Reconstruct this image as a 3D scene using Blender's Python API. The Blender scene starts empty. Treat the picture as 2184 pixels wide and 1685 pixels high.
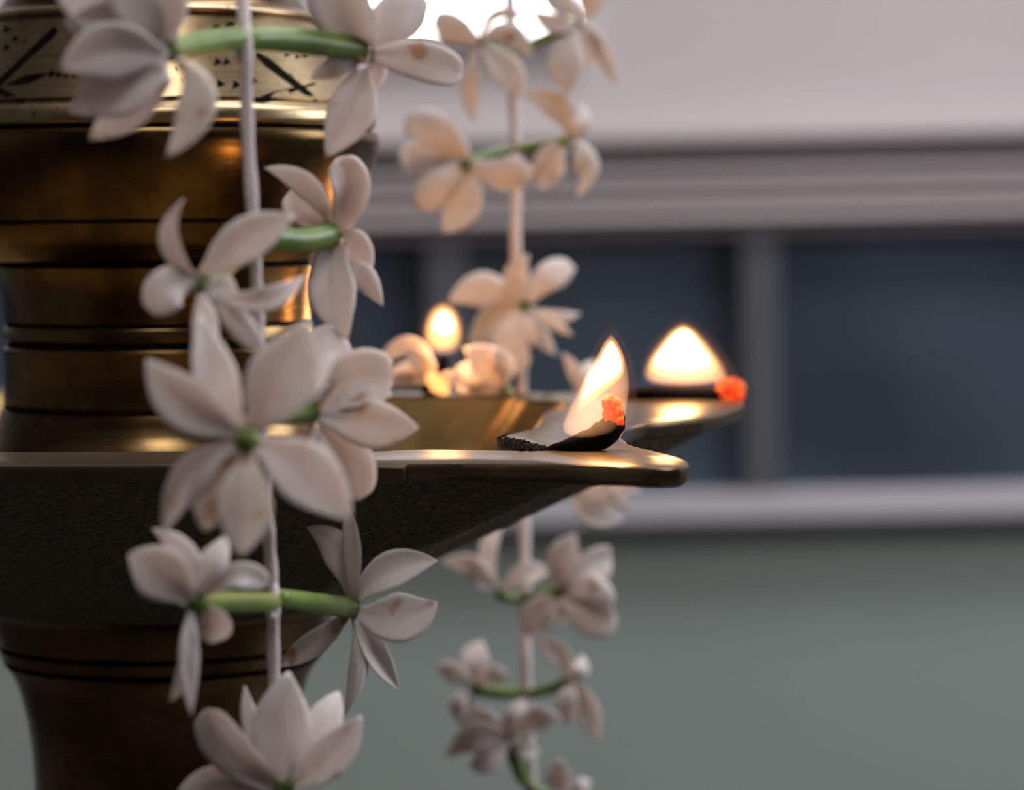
import bpy, bmesh, math, random
from mathutils import Vector, Matrix

random.seed(7)
scene = bpy.context.scene
col = scene.collection
R = math.radians

# ------------------------------------------------------------------ camera
S = 0.00008            # metres per unit (one photo pixel at the lamp's axis)
F = 6400.0             # focal length in photo pixels
W, H = 2184.0, 1685.0
EYE = 0.62             # camera height above the floor
ROLL, PITCH = R(1.2), R(3.3)
c0 = Vector((0, 0, EYE))
fwd = Vector((0, math.cos(PITCH), -math.sin(PITCH)))
r0 = Vector((1, 0, 0)); u0 = Vector((0, math.sin(PITCH), math.cos(PITCH)))
cr = r0 * math.cos(ROLL) - u0 * math.sin(ROLL)
cu = u0 * math.cos(ROLL) + r0 * math.sin(ROLL)
cam_d = bpy.data.cameras.new('camera')
cam = bpy.data.objects.new('camera', cam_d); col.objects.link(cam)
M = Matrix((cr, cu, -fwd)).transposed().to_4x4(); M.translation = c0
cam.matrix_world = M
cam_d.sensor_width = 36.0
cam_d.lens = F / W * 36.0
cam_d.clip_start = 0.01; cam_d.clip_end = 50
cam_d.dof.use_dof = True
cam_d.dof.focus_distance = 5420 * S
cam_d.dof.aperture_fstop = (cam_d.lens / 1000) / (71 * S)
cam_d.dof.aperture_blades = 0
scene.camera = cam

# ------------------------------------------------------------------ world, lights, exposure
world = bpy.data.worlds.new('room_air'); scene.world = world; world.use_nodes = True
world.node_tree.nodes['Background'].inputs[0].default_value = (0.55, 0.58, 0.62, 1)
world.node_tree.nodes['Background'].inputs[1].default_value = 0.3

def area(name, loc, target, sx, sy, power, color):
    l = bpy.data.lights.new(name, 'AREA'); l.shape = 'RECTANGLE'; l.size = sx; l.size_y = sy
    l.energy = power; l.color = color
    o = bpy.data.objects.new(name, l); col.objects.link(o); o.location = loc
    o.rotation_euler = (Vector(target) - Vector(loc)).to_track_quat('-Z', 'Y').to_euler()
    return o
area('ceiling_panel_light', (0.15, -0.55, 2.34), (0.15, -0.55, 0), 0.6, 0.8, 18, (1.0, 0.94, 0.90))
area('back_wall_fill_light', (0.5, 1.25, 2.34), (0.5, 1.25, 0), 1.4, 0.5, 32, (1.0, 0.97, 0.98))  # unseen fill, added to brighten the back wall
area('side_fill_light', (1.94, 1.0, 1.25), (0, 1.2, 0.9), 1.0, 1.2, 36, (0.93, 0.95, 1.0))  # unseen side light, set back to brighten the rear wall

vs = scene.view_settings
vs.view_transform = 'Standard'; vs.look = 'None'; vs.gamma = 1.0; vs.use_curve_mapping = False
vs.exposure = 0.14
scene.cycles.use_denoising = True

# ------------------------------------------------------------------ pixel helpers
def ray(px, py):
    return (fwd + cr * ((px - W / 2) / F) + cu * ((H / 2 - py) / F))
def at(px, py, d):                     # point at depth d (in units of S) along the optical axis
    return c0 + ray(px, py) * (d * S)
def on_y(px, py, Y):
    r = ray(px, py); return c0 + r * ((Y - c0.y) / r.y)

# ------------------------------------------------------------------ materials
def mat(name):
    m = bpy.data.materials.new(name); m.use_nodes = True
    nt = m.node_tree; b = nt.nodes['Principled BSDF']
    return m, nt, b
def N(nt, t, **kw):
    n = nt.nodes.new(t)
    for k, v in kw.items():
        if k in n.inputs.keys(): n.inputs[k].default_value = v
        else: setattr(n, k, v)
    return n
def ramp(nt, src, stops):
    n = nt.nodes.new('ShaderNodeValToRGB'); nt.links.new(src, n.inputs[0])
    e = n.color_ramp.elements
    while len(e) < len(stops): e.new(0.5)
    for i, (p, c) in enumerate(stops):
        e[i].position = p; e[i].color = (c[0], c[1], c[2], 1)
    return n
def coords(nt, scale, kind='Object'):
    t = nt.nodes.new('ShaderNodeTexCoord'); mp = nt.nodes.new('ShaderNodeMapping')
    mp.inputs['Scale'].default_value = scale
    nt.links.new(t.outputs[kind], mp.inputs[0]); return mp.outputs[0]
def bump(nt, b, h, strength, dist):
    bp = nt.nodes.new('ShaderNodeBump'); bp.inputs['Strength'].default_value = strength
    bp.inputs['Distance'].default_value = dist
    nt.links.new(h, bp.inputs['Height']); nt.links.new(bp.outputs[0], b.inputs['Normal'])

def brass(name, c1, c2, rough, scratch=0.25, spots=True, metallic=1.0):
    m, nt, b = mat(name)
    n1 = N(nt, 'ShaderNodeTexNoise', Scale=1.0, Detail=4.0, Roughness=0.6)
    nt.links.new(coords(nt, (25, 25, 2600)), n1.inputs['Vector'])
    n2 = N(nt, 'ShaderNodeTexNoise', Scale=70.0, Detail=5.0, Roughness=0.65)
    nt.links.new(coords(nt, (1, 1, 1)), n2.inputs['Vector'])
    r = ramp(nt, n2.outputs['Fac'], [(0.3, c2), (0.62, c1)])
    colr = r.outputs[0]
    if spots:
        n3 = N(nt, 'ShaderNodeTexNoise', Scale=900.0, Detail=2.0)
        nt.links.new(coords(nt, (1, 1, 1)), n3.inputs['Vector'])
        r3 = ramp(nt, n3.outputs['Fac'], [(0.66, (0, 0, 0)), (0.74, (1, 1, 1))])
        mx = nt.nodes.new('ShaderNodeMix'); mx.data_type = 'RGBA'
        nt.links.new(r3.outputs[0], mx.inputs[0]); nt.links.new(colr, mx.inputs[6])
        mx.inputs[7].default_value = (0.05, 0.035, 0.02, 1); colr = mx.outputs[2]
    nt.links.new(colr, b.inputs['Base Color'])
    b.inputs['Metallic'].default_value = metallic
    mr = N(nt, 'ShaderNodeMapRange'); mr.inputs[3].default_value = rough - 0.07; mr.inputs[4].default_value = rough + 0.13
    nt.links.new(n1.outputs['Fac'], mr.inputs[0]); nt.links.new(mr.outputs[0], b.inputs['Roughness'])
    bump(nt, b, n1.outputs['Fac'], scratch, 0.00012)
    return m
M_BRASS = brass('aged_brass', (0.155, 0.098, 0.041), (0.05, 0.030, 0.0125), 0.22)
M_BRASS_TOP = brass('brass_top_lit', (0.40, 0.30, 0.175), (0.22, 0.16, 0.085), 0.30)  # lighter brass: light falling on the up-facing rings is put into its colour
M_RIM = brass('brass_oily_rim', (0.25, 0.19, 0.115), (0.12, 0.088, 0.05), 0.24, 0.1)
def grime(m, c, f):
    nt = m.node_tree; out = nt.nodes['Material Output']; b = nt.nodes['Principled BSDF']
    df = N(nt, 'ShaderNodeBsdfDiffuse'); df.inputs[0].default_value = (*c, 1)
    ms = nt.nodes.new('ShaderNodeMixShader'); ms.inputs[0].default_value = f
    nt.links.new(b.outputs[0], ms.inputs[1]); nt.links.new(df.outputs[0], ms.inputs[2]); nt.links.new(ms.outputs[0], out.inputs[0])
grime(M_RIM, (0.05, 0.036, 0.023), 0.5)
M_BASIN = brass('brass_basin', (0.20, 0.135, 0.055), (0.11, 0.072, 0.028), 0.45, 0.1)

def simple(name, c, rough=0.5, metallic=0.0):
    m, nt, b = mat(name); b.inputs['Base Color'].default_value = (*c, 1)
    b.inputs['Roughness'].default_value = rough; b.inputs['Metallic'].default_value = metallic
    return m
def cast_mat():
    m, nt, b = mat('rough_cast_brass')
    n = N(nt, 'ShaderNodeTexNoise', Scale=1100.0, Detail=4.0, Roughness=0.7)
    nt.links.new(coords(nt, (1, 1, 1)), n.inputs['Vector'])
    v = N(nt, 'ShaderNodeTexVoronoi', Scale=600.0)
    nt.links.new(coords(nt, (1, 1, 1)), v.inputs['Vector'])
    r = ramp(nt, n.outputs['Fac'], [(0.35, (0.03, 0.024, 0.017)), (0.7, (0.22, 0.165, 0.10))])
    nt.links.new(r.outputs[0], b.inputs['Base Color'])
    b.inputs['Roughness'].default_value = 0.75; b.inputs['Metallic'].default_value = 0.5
    ad = nt.nodes.new('ShaderNodeMath'); ad.operation = 'ADD'
    nt.links.new(n.outputs['Fac'], ad.inputs[0]); nt.links.new(v.outputs['Distance'], ad.inputs[1])
    bump(nt, b, ad.outputs[0], 0.9, 0.0006)
    return m
M_CAST = cast_mat()
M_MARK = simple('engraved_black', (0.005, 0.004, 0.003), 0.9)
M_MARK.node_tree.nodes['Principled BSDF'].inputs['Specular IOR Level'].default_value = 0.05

def petal_mat(name, c1, c2, stain, thresh):
    m, nt, b = mat(name)
    n = N(nt, 'ShaderNodeTexNoise', Scale=170.0, Detail=3.0, Roughness=0.6)
    nt.links.new(coords(nt, (1, 1, 1), 'Object'), n.inputs['Vector'])
    r = ramp(nt, n.outputs['Fac'], [(0.3, c2), (0.65, c1)])
    n2 = N(nt, 'ShaderNodeTexNoise', Scale=240.0, Detail=2.0)
    mp = coords(nt, (1, 1, 1), 'Object'); nt.links.new(mp, n2.inputs['Vector'])
    r2 = ramp(nt, n2.outputs['Fac'], [(thresh, (0, 0, 0)), (thresh + 0.09, (1, 1, 1))])
    mx = nt.nodes.new('ShaderNodeMix'); mx.data_type = 'RGBA'
    nt.links.new(r2.outputs[0], mx.inputs[0]); nt.links.new(r.outputs[0], mx.inputs[6])
    mx.inputs[7].default_value = (*stain, 1)
    nt.links.new(mx.outputs[2], b.inputs['Base Color'])
    b.inputs['Roughness'].default_value = 0.55
    b.inputs['Subsurface Weight'].default_value = 0.35
    b.inputs['Subsurface Radius'].default_value = (1.0, 0.7, 0.55)
    b.inputs['Subsurface Scale'].default_value = 0.0015
    w = N(nt, 'ShaderNodeTexNoise', Scale=420.0, Detail=2.0); nt.links.new(mp, w.inputs['Vector'])
    bump(nt, b, w.outputs['Fac'], 0.12, 0.0004)
    tr = N(nt, 'ShaderNodeBsdfTranslucent'); nt.links.new(mx.outputs[2], tr.inputs[0])
    ms = nt.nodes.new('ShaderNodeMixShader'); ms.inputs[0].default_value = 0.22
    out = nt.nodes['Material Output']
    nt.links.new(b.outputs[0], ms.inputs[1]); nt.links.new(tr.outputs[0], ms.inputs[2])
    nt.links.new(ms.outputs[0], out.inputs[0])
    return m
M_PETAL = petal_mat('white_petal', (0.80, 0.71, 0.70), (0.70, 0.60, 0.57), (0.52, 0.33, 0.25), 0.63)
M_PETAL_B = petal_mat('stained_petal', (0.78, 0.70, 0.67), (0.66, 0.56, 0.50), (0.40, 0.23, 0.12), 0.55)
def green_mat():
    m, nt, b = mat('green_flower_tube')
    n = N(nt, 'ShaderNodeTexNoise', Scale=160.0, Detail=3.0)
    nt.links.new(coords(nt, (1, 1, 1)), n.inputs['Vector'])
    r = ramp(nt, n.outputs['Fac'], [(0.3, (0.085, 0.165, 0.025)), (0.55, (0.15, 0.24, 0.05)), (0.75, (0.26, 0.30, 0.11))])
    nt.links.new(r.outputs[0], b.inputs['Base Color'])
    b.inputs['Roughness'].default_value = 0.4
    b.inputs['Subsurface Weight'].default_value = 0.2; b.inputs['Subsurface Scale'].default_value = 0.001
    return m
M_GREEN = green_mat()
M_BROWN = simple('brown_calyx_end', (0.16, 0.11, 0.03), 0.6)
M_STAMEN = simple('green_stamen', (0.09, 0.15, 0.02), 0.7)
def thread_mat():
    m, nt, b = mat('white_cotton_thread')
    b.inputs['Base Color'].default_value = (0.72, 0.64, 0.66, 1); b.inputs['Roughness'].default_value = 0.9
    wv = N(nt, 'ShaderNodeTexWave', Scale=400.0, Distortion=1.0); wv.bands_direction = 'DIAGONAL'
    nt.links.new(coords(nt, (1, 1, 1)), wv.inputs['Vector'])
    bump(nt, b, wv.outputs['Fac'], 0.15, 0.0002)
    return m
M_THREAD = thread_mat()
def wick_mat():
    m, nt, b = mat('charred_wick')
    n = N(nt, 'ShaderNodeTexNoise', Scale=1500.0, Detail=3.0); nt.links.new(coords(nt, (1, 1, 1)), n.inputs['Vector'])
    b.inputs['Base Color'].default_value = (0.005, 0.004, 0.005, 1); b.inputs['Roughness'].default_value = 0.95
    b.inputs['Specular IOR Level'].default_value = 0.04
    bump(nt, b, n.outputs['Fac'], 0.6, 0.0004); return m
M_WICK = wick_mat()
def ember_mat(k):
    m, nt, b = mat('glowing_ember')
    n = N(nt, 'ShaderNodeTexNoise', Scale=900.0, Detail=3.0); nt.links.new(coords(nt, (1, 1, 1)), n.inputs['Vector'])
    r = ramp(nt, n.outputs['Fac'], [(0.3, (0.6, 0.015, 0.003)), (0.52, (1.0, 0.06, 0.012)), (0.70, (1.0, 0.34, 0.02))])
    nt.links.new(r.outputs[0], b.inputs['Emission Color']); b.inputs['Emission Strength'].default_value = k
    b.inputs['Base Color'].default_value = (0.05, 0.01, 0.0, 1); b.inputs['Roughness'].default_value = 0.9
    bump(nt, b, n.outputs['Fac'], 0.8, 0.0005); return m
M_EMBER = ember_mat(0.95)
def flame_mat(name, c, k):
    m = bpy.data.materials.new(name); m.use_nodes = True; nt = m.node_tree
    nt.nodes.remove(nt.nodes['Principled BSDF'])
    e = nt.nodes.new('ShaderNodeEmission'); e.inputs[0].default_value = (*c, 1); e.inputs[1].default_value = k
    nt.links.new(e.outputs[0], nt.nodes['Material Output'].inputs['Volume'])
    return m
M_CORE = flame_mat('flame_core', (1.0, 0.62, 0.25), 2500)
M_MANTLE = flame_mat('flame_mantle', (1.0, 0.40, 0.09), 330)
M_BODY = flame_mat('flame_body', (1.0, 0.46, 0.20), 125)
M_BLUE = flame_mat('flame_blue_base', (0.30, 0.30, 0.72), 11)
M_HALO = flame_mat('flame_halo', (1.0, 0.36, 0.17), 8)

def wall_mat(name, c, var=0.06, rough=0.8):
    m, nt, b = mat(name)
    n = N(nt, 'ShaderNodeTexNoise', Scale=3.0, Detail=3.0); nt.links.new(coords(nt, (1, 1, 1)), n.inputs['Vector'])
    r = ramp(nt, n.outputs['Fac'], [(0.3, tuple(x * (1 - var) for x in c)), (0.7, tuple(x * (1 + var) for x in c))])
    nt.links.new(r.outputs[0], b.inputs['Base Color']); b.inputs['Roughness'].default_value = rough
    return m
M_WALL = wall_mat('lilac_white_plaster', (0.475, 0.43, 0.438))
M_DADO = wall_mat('grey_green_paint', (0.245, 0.285, 0.265))
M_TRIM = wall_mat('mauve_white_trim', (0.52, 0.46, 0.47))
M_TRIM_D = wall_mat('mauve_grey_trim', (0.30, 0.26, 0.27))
M_SILL = wall_mat('sill_white', (0.44, 0.42, 0.45))
M_BAR = wall_mat('window_bar_grey', (0.075, 0.076, 0.088))
M_FLOOR = wall_mat('dark_stone_floor', (0.045, 0.04, 0.036), 0.2, 0.5)
M_SIDE = wall_mat('side_wall_paint', (0.17, 0.16, 0.155))
M_DARKWALL = wall_mat('dark_wood_wall', (0.028, 0.021, 0.016))
M_CEIL = wall_mat('ceiling_white', (0.6, 0.58, 0.56))
def glass_mat():
    m, nt, b = mat('dark_blue_glass')
    n = N(nt, 'ShaderNodeTexNoise', Scale=5.0, Detail=2.0); nt.links.new(coords(nt, (1, 1, 1)), n.inputs['Vector'])
    r = ramp(nt, n.outputs['Fac'], [(0.35, (0.035, 0.045, 0.060)), (0.65, (0.060, 0.080, 0.108))])
    nt.links.new(r.outputs[0], b.inputs['Base Color']); b.inputs['Roughness'].default_value = 0.25
    return m
M_GLASS = glass_mat()

# ------------------------------------------------------------------ object helpers
def link(name, me, m, parent=None, smooth=True, loc=None):
    o = bpy.data.objects.new(name, me); col.objects.link(o)
    if m is not None: me.materials.append(m)
    if smooth:
        for p in me.polygons: p.use_smooth = True
    if loc is not None: o.location = loc
    if parent is not None: o.parent = parent
    return o
def tag(o, label, cat, group=None):
    o['label'] = label; o['category'] = cat
    if group: o['group'] = group
    return o
def empty(name, loc, parent=None):
    o = bpy.data.objects.new(name, None); col.objects.link(o); o.location = loc
    o.empty_display_size = 0.02
    if parent: o.parent = parent
    return o
def mesh(verts, faces):
    me = bpy.data.meshes.new('mesh'); me.from_pydata([tuple(v) for v in verts], [], faces); me.update()
    bm = bmesh.new(); bm.from_mesh(me); bmesh.ops.recalc_face_normals(bm, faces=bm.faces); bm.to_mesh(me); bm.free()
    return me
def box_mesh(x0, x1, y0, y1, z0, z1, bev=0.0):
    bm = bmesh.new(); bmesh.ops.create_cube(bm, size=1)
    for v in bm.verts:
        v.co = Vector(((x0 + x1) / 2 + v.co.x * (x1 - x0), (y0 + y1) / 2 + v.co.y * (y1 - y0), (z0 + z1) / 2 + v.co.z * (z1 - z0)))
    if bev: bmesh.ops.bevel(bm, geom=bm.edges[:], offset=bev, segments=2, affect='EDGES')
    me = bpy.data.meshes.new('box'); bm.to_mesh(me); bm.free(); return me
def box(name, b, m, parent=None, bev=0.0):
    return link(name, box_mesh(*b, bev), m, parent, smooth=False)
def structure(o): o['kind'] = 'structure'; return o

def tube_mesh(pts, rads, seg=12, caps=True, jitter=0.0):
    """tube along 3-D points with a radius at each; returns mesh in the same coordinates"""
    vs_, fs = [], []
    n = len(pts); prev = None
    for i, p in enumerate(pts):
        t = (pts[min(i + 1, n - 1)] - pts[max(i - 1, 0)]).normalized()
        if prev is None:
            a = Vector((0, 0, 1)) if abs(t.z) < 0.9 else Vector((1, 0, 0))
            s = t.cross(a).normalized()
        else:
            s = (prev - t * prev.dot(t)).normalized()
        prev = s; q = t.cross(s)
        for k in range(seg):
            an = 2 * math.pi * k / seg
            rr = rads[i] * (1 + random.uniform(-jitter, jitter))
            vs_.append(p + (s * math.cos(an) + q * math.sin(an)) * rr)
    for i in range(n - 1):
        for k in range(seg):
            k2 = (k + 1) % seg
            fs.append((i * seg + k, i * seg + k2, (i + 1) * seg + k2, (i + 1) * seg + k))
    if caps:
        fs.append(tuple(range(seg - 1, -1, -1))); fs.append(tuple((n - 1) * seg + k for k in range(seg)))
    return mesh(vs_, fs)
def spline(pts, n):
    """Catmull-Rom through points, n samples"""
    P = [pts[0] * 2 - pts[1]] + list(pts) + [pts[-1] * 2 - pts[-2]]
    out = []; m = len(pts) - 1
    for i in range(n):
        u = i / (n - 1) * m; k = min(int(u), m - 1); t = u - k
        a, b, c, d = P[k], P[k + 1], P[k + 2], P[k + 3]
        out.append(0.5 * ((2 * b) + (c - a) * t + (2 * a - 5 * b + 4 * c - d) * t * t + (3 * b - a - 3 * c + d) * t ** 3))
    return out
def lerp_list(vals, n):
    out = []; m = len(vals) - 1
    for i in range(n):
        u = i / (n - 1) * m; k = min(int(u), m - 1); t = u - k
        out.append(vals[k] * (1 - t) + vals[k + 1] * t)
    return out

# ------------------------------------------------------------------ the room
YB = 2.0
def zw(y): return on_y(1500, y, YB).z
def xw(x): return on_y(x, 800, YB).x
XL, XR, YF, ZC = -2.0, 2.0, -1.6, 2.4
structure(box('floor', (XL, XR, YF, YB + 0.1, -0.05, 0), M_FLOOR))
structure(box('ceiling', (XL, XR, YF, YB + 0.1, ZC, ZC + 0.05), M_CEIL))
zs0, zs1 = zw(1112), zw(1045)          # sill
zg1 = zw(500)                          # top of the glass
zh1 = zw(285)                          # top of the header mouldings
wall = structure(box('wall_back', (XL, XR, YB, YB + 0.1, zs0, ZC), M_WALL))
structure(box('wall_dado', (XL, XR, YB - 0.004, YB + 0.1, 0.08, zs0), M_DADO))
structure(box('baseboard_back', (XL, XR, YB - 0.016, YB + 0.1, 0, 0.08), M_TRIM_D))
structure(box('wall_left', (XL - 0.1, XL, YF, YB + 0.1, 0, ZC), M_SIDE))
structure(box('wall_right', (XR, XR + 0.1, YF, YB + 0.1, 0, ZC), M_SIDE))
structure(box('wall_front', (XL, XR, YF - 0.1, YF, 0, ZC), M_DARKWALL))
# low window band with its bars
win = structure(box('window_1', (XL, XR, YB - 0.012, YB, zs1, zg1), M_GLASS))
for x0, x1 in ((-860, -780), (-280, -200), (300, 380), (918, 1000), (1580, 1658), (2330, 2410)):
    box('window_bar', (xw(x0), xw(x1), YB - 0.026, YB - 0.012, zs1, zg1), M_BAR, win)
structure(box('trim_1', (XL, XR, YB - 0.03, YB, zs0, zs1), M_SILL, None, 0.004))
tr = structure(box('trim_2', (XL, XR, YB - 0.016, YB, zg1, zh1), M_TRIM))
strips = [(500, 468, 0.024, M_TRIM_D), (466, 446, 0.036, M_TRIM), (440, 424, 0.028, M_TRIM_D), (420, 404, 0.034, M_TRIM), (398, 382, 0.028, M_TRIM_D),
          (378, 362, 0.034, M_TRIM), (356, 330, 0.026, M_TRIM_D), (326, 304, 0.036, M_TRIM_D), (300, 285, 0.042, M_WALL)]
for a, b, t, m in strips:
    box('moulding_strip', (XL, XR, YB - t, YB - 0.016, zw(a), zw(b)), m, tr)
# small bright opening above, blown out by daylight
m_day, nt_, b_ = mat('daylit_pane'); b_.inputs['Emission Color'].default_value = (1, 0.98, 0.98, 1); b_.inputs['Emission Strength'].default_value = 3.0
b_.inputs['Base Color'].default_value = (0.8, 0.8, 0.8, 1)
wx0, wx1, wz0, wz1 = xw(775), xw(1238), zw(62), zw(-420)
w2 = structure(box('window_2', (wx0, wx1, YB - 0.008, YB, wz0, wz1), m_day))
for b in ((wx0 - 0.006, wx0, wz0 - 0.006, wz1 + 0.006), (wx1, wx1 + 0.006, wz0 - 0.006, wz1 + 0.006), (wx0, wx1, wz1, wz1 + 0.006), (wx0, wx1, wz0 - 0.006, wz0)):
    box('window_frame', (b[0], b[1], YB - 0.014, YB, b[2], b[3]), M_WALL, w2)

# ------------------------------------------------------------------ the brass lamp (built in its own frame, origin on the axis at eye height)
TILT = R(0.8)
ax = at(338, 700, 6400)                                  # a point on the axis
axis_dir = Vector((math.sin(TILT), 0, math.cos(TILT)))
base = Vector((ax.x - axis_dir.x * (ax.z / axis_dir.z), ax.y, 0.0))
lamp = empty('brass_oil_lamp', base)
lamp.rotation_euler = (0, TILT, 0)
tag(lamp, 'tall brass oil lamp with ringed column and wide five-cornered wick tray', 'oil lamp')
LM = Matrix.Translation(base) @ Matrix.Rotation(TILT, 4, 'Y')
LEYE = (c0 - base).dot(axis_dir)                          # eye height in the lamp frame
LI = LM.inverted()
def to_local(p): q = LI @ p; return Vector((q.x, q.y, q.z - LEYE)) / S      # lamp units
def from_local(p): return LM @ (Vector(p) * S + Vector((0, 0, LEYE)))
def L(p): return Vector((p[0] * S, p[1] * S, p[2] * S + LEYE))              # mesh coordinate under the lamp
def hit_plane(px, py, z):
    o = to_local(c0); d = to_local(c0 + ray(px, py)) - o
    t = (z - o.z) / d.z; return o + d * t

def prof(y, r): return (r, -(y - 490) * (6400 - r) / 6400)
def lathe(name, pts, m, parent, seg=128):
    vs_, fs = [], []
    n = len(pts)
    for r, z in pts:
        for k in range(seg):
            a = 2 * math.pi * k / seg
            vs_.append(L((r * math.cos(a), r * math.sin(a), z)))
    for i in range(n - 1):
        for k in range(seg):
            k2 = (k + 1) % seg
            fs.append((i * seg + k, i * seg + k2, (i + 1) * seg + k2, (i + 1) * seg + k))
    fs.append(tuple(range(seg))); fs.append(tuple((n - 1) * seg + k for k in range(seg)))
    o = link(name, mesh(vs_, fs), m, parent)
    o.data.set_sharp_from_angle(angle=R(32))
    return o
def dense(pts, step=14):
    out = []
    for (y0, r0_), (y1, r1_) in zip(pts, pts[1:]):
        k = max(1, int(abs(y1 - y0) / step))
        for i in range(k): out.append((y0 + (y1 - y0) * i / k, r0_ + (r1_ - r0_) * i / k))
    out.append(pts[-1]); return out
def smoothp(pts, n):
    v = spline([Vector((a, b, 0)) for a, b in pts], n); return [(p.x, p.y) for p in v]

P_CROWN = [prof(*p) for p in ([(-900, 14), (-880, 40), (-850, 52), (-815, 40), (-790, 26), (-760, 60), (-730, 74), (-700, 60), (-680, 40)]
          + smoothp([(-640, 46), (-560, 80), (-450, 100), (-340, 120), (-230, 175), (-120, 245), (0, 316), (21, 334)], 30))]
P_RIDGE = [prof(*p) for p in smoothp([(21, 336), (24, 346), (30, 353), (37, 352), (42, 342)], 12)]
P_COLLAR_RAW = dense([(42, 344), (120, 388), (200, 428), (217, 437), (222, 432), (227, 438), (232, 446)])
P_COLLAR = [prof(*p) for p in P_COLLAR_RAW]
P_LEDGE = [prof(*p) for p in smoothp([(232, 448), (238, 459), (248, 465), (264, 467), (273, 463), (277, 452)], 16)]
P_DRUM = [prof(*p) for p in ([(277, 452), (280, 458), (284, 469), (290, 473), (302, 474)] + smoothp([(306, 474), (340, 468), (400, 448), (478, 414)], 14)
          + [(483, 406), (487, 411)] + smoothp([(490, 410), (530, 388), (568, 350)], 8) + [(574, 336)])]
P_NECK = [prof(*p) for p in ([(574, 336), (579, 335), (584, 340)] + smoothp([(590, 338), (620, 330), (660, 325), (703, 324)], 10)
          + [(707, 316), (711, 316), (714, 324), (718, 326), (742, 326), (747, 318), (750, 313), (756, 314), (760, 324), (764, 327)]
          + smoothp([(780, 326), (830, 325), (886, 329)], 8) + [(892, 324), (896, 324), (900, 333)]
          + smoothp([(905, 335), (935, 344), (965, 358), (1010, 392), (1080, 450), (1134, 500)], 16))]
lathe('crown', P_CROWN, M_BRASS, lamp)
lathe('ridge_ring', P_RIDGE, M_BRASS_TOP, lamp)
collar = lathe('engraved_collar', P_COLLAR, M_BRASS_TOP, lamp)
lathe('ledge_ring', P_LEDGE, M_BRASS_TOP, lamp)
lathe('drum', P_DRUM, M_BRASS, lamp)
lathe('neck', P_NECK, M_BRASS, lamp)
P_STEM = [prof(*p) for p in ([(1338, 400), (1346, 388), (1352, 376), (1358, 370)] + smoothp([(1362, 370), (1400, 360), (1426, 352)], 6)
          + [(1430, 344), (1434, 344), (1438, 350), (1460, 342), (1465, 333), (1469, 333), (1473, 336)]
          + smoothp([(1480, 330), (1510, 312), (1570, 295), (1640, 283), (1750, 277), (1900, 286), (2100, 330), (2250, 330), (2330, 280)], 34))]
lathe('stem', P_STEM, M_BRASS, lamp)
zf = -LEYE / S
zt = P_STEM[-1][1]
rows = [(280, zt), (250, zt - 40), (300, zt - 90), (300, zt - 150), (220, zt - 210), (190, zt - 500), (180, zt - 1400), (190, zt - 2300), (230, zt - 2600), (300, zt - 2680), (300, zt - 2760), (220, zt - 2830)]
lathe('pole', rows, M_BRASS, lamp, 64)
zq = zt - 2830
rows = [(220, zq), (300, zq - 120), (480, zq - 420)] + [(480 + 900 * t ** 1.3, zq - 420 + (zf + 260 - (zq - 420)) * (1 - (1 - t) ** 2.2)) for t in [i / 12 for i in range(1, 13)]] + [(1420, zf + 240), (1460, zf + 180), (1460, zf + 30), (1440, zf)]
lathe('foot', rows, M_BRASS, lamp, 96)

# black rings that paint the shade inside the turned grooves
for y, r, t in ((277, 457, 4), (483, 411, 4), (576, 338, 4), (709, 320, 5), (752, 319, 6), (894, 328, 5), (1432, 348, 4), (1467, 337, 4)):
    lathe('groove_line', [prof(y - t, r - 6), prof(y - t, r), prof(y - t * 0.5, r + 0.6), prof(y + t * 0.5, r + 0.6), prof(y + t, r), prof(y + t, r - 6)], M_MARK, lamp, 96)

# tray: five-cornered plate, corners carry the wicks
ZT = -404.0
def polar(a, r): return Vector((r * math.cos(R(a)), r * math.sin(R(a)), 0))
def img(pts): return [hit_plane(x, y, ZT) for x, y in pts]
outer = (img([(560, 990), (760, 988), (1000, 986), (1200, 990), (1340, 996), (1420, 1000), (1455, 1000), (1474, 993), (1470, 985), (1440, 974), (1400, 964), (1345, 950), (1322, 932),
              (1332, 915), (1380, 904), (1440, 898), (1500, 891), (1550, 881), (1580, 870), (1588, 860), (1574, 850), (1540, 845), (1400, 841), (1220, 838), (1100, 837), (945, 836), (760, 835)])
         + [polar(92, 1440), polar(97, 1530), polar(102, 1440), polar(133, 1150), polar(164, 1440), polar(169, 1530), polar(174, 1440), polar(205, 1150), polar(236, 1450), polar(241, 1560), polar(246, 1450)])
inner = (img([(560, 962), (780, 964), (900, 958), (1060, 961), (1150, 963), (1172, 959), (1150, 951), (1066, 932), (1078, 927), (1144, 912), (1151, 903), (1162, 877), (1205, 869), (1213, 862), (1200, 857), (1112, 853), (1098, 846), (945, 844), (760, 843)])
         + [polar(92, 1120), polar(97, 1160), polar(102, 1120), polar(133, 950), polar(164, 1120), polar(169, 1160), polar(174, 1120), polar(205, 950), polar(236, 1130), polar(241, 1180), polar(246, 1130)])
def radial(poly, n):
    out = []
    for k in range(n):
        a = 2 * math.pi * k / n; d = Vector((math.cos(a), math.sin(a), 0)); best = 0
        for i in range(len(poly)):
            p, q = poly[i], poly[(i + 1) % len(poly)]
            e = q - p; den = d.x * e.y - d.y * e.x
            if abs(den) < 1e-9: continue
            t = (p.x * e.y - p.y * e.x) / den; u = (p.x * d.y - p.y * d.x) / den
            if t > 0 and -1e-6 <= u <= 1 + 1e-6: best = max(best, t)
        out.append(best)
    for _ in range(2):
        out = [(out[i - 1] + 2 * out[i] + out[(i + 1) % n]) / 4 for i in range(n)]
    return out
NT = 480
RO, RI = radial(outer, NT), radial(inner, NT)
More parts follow.
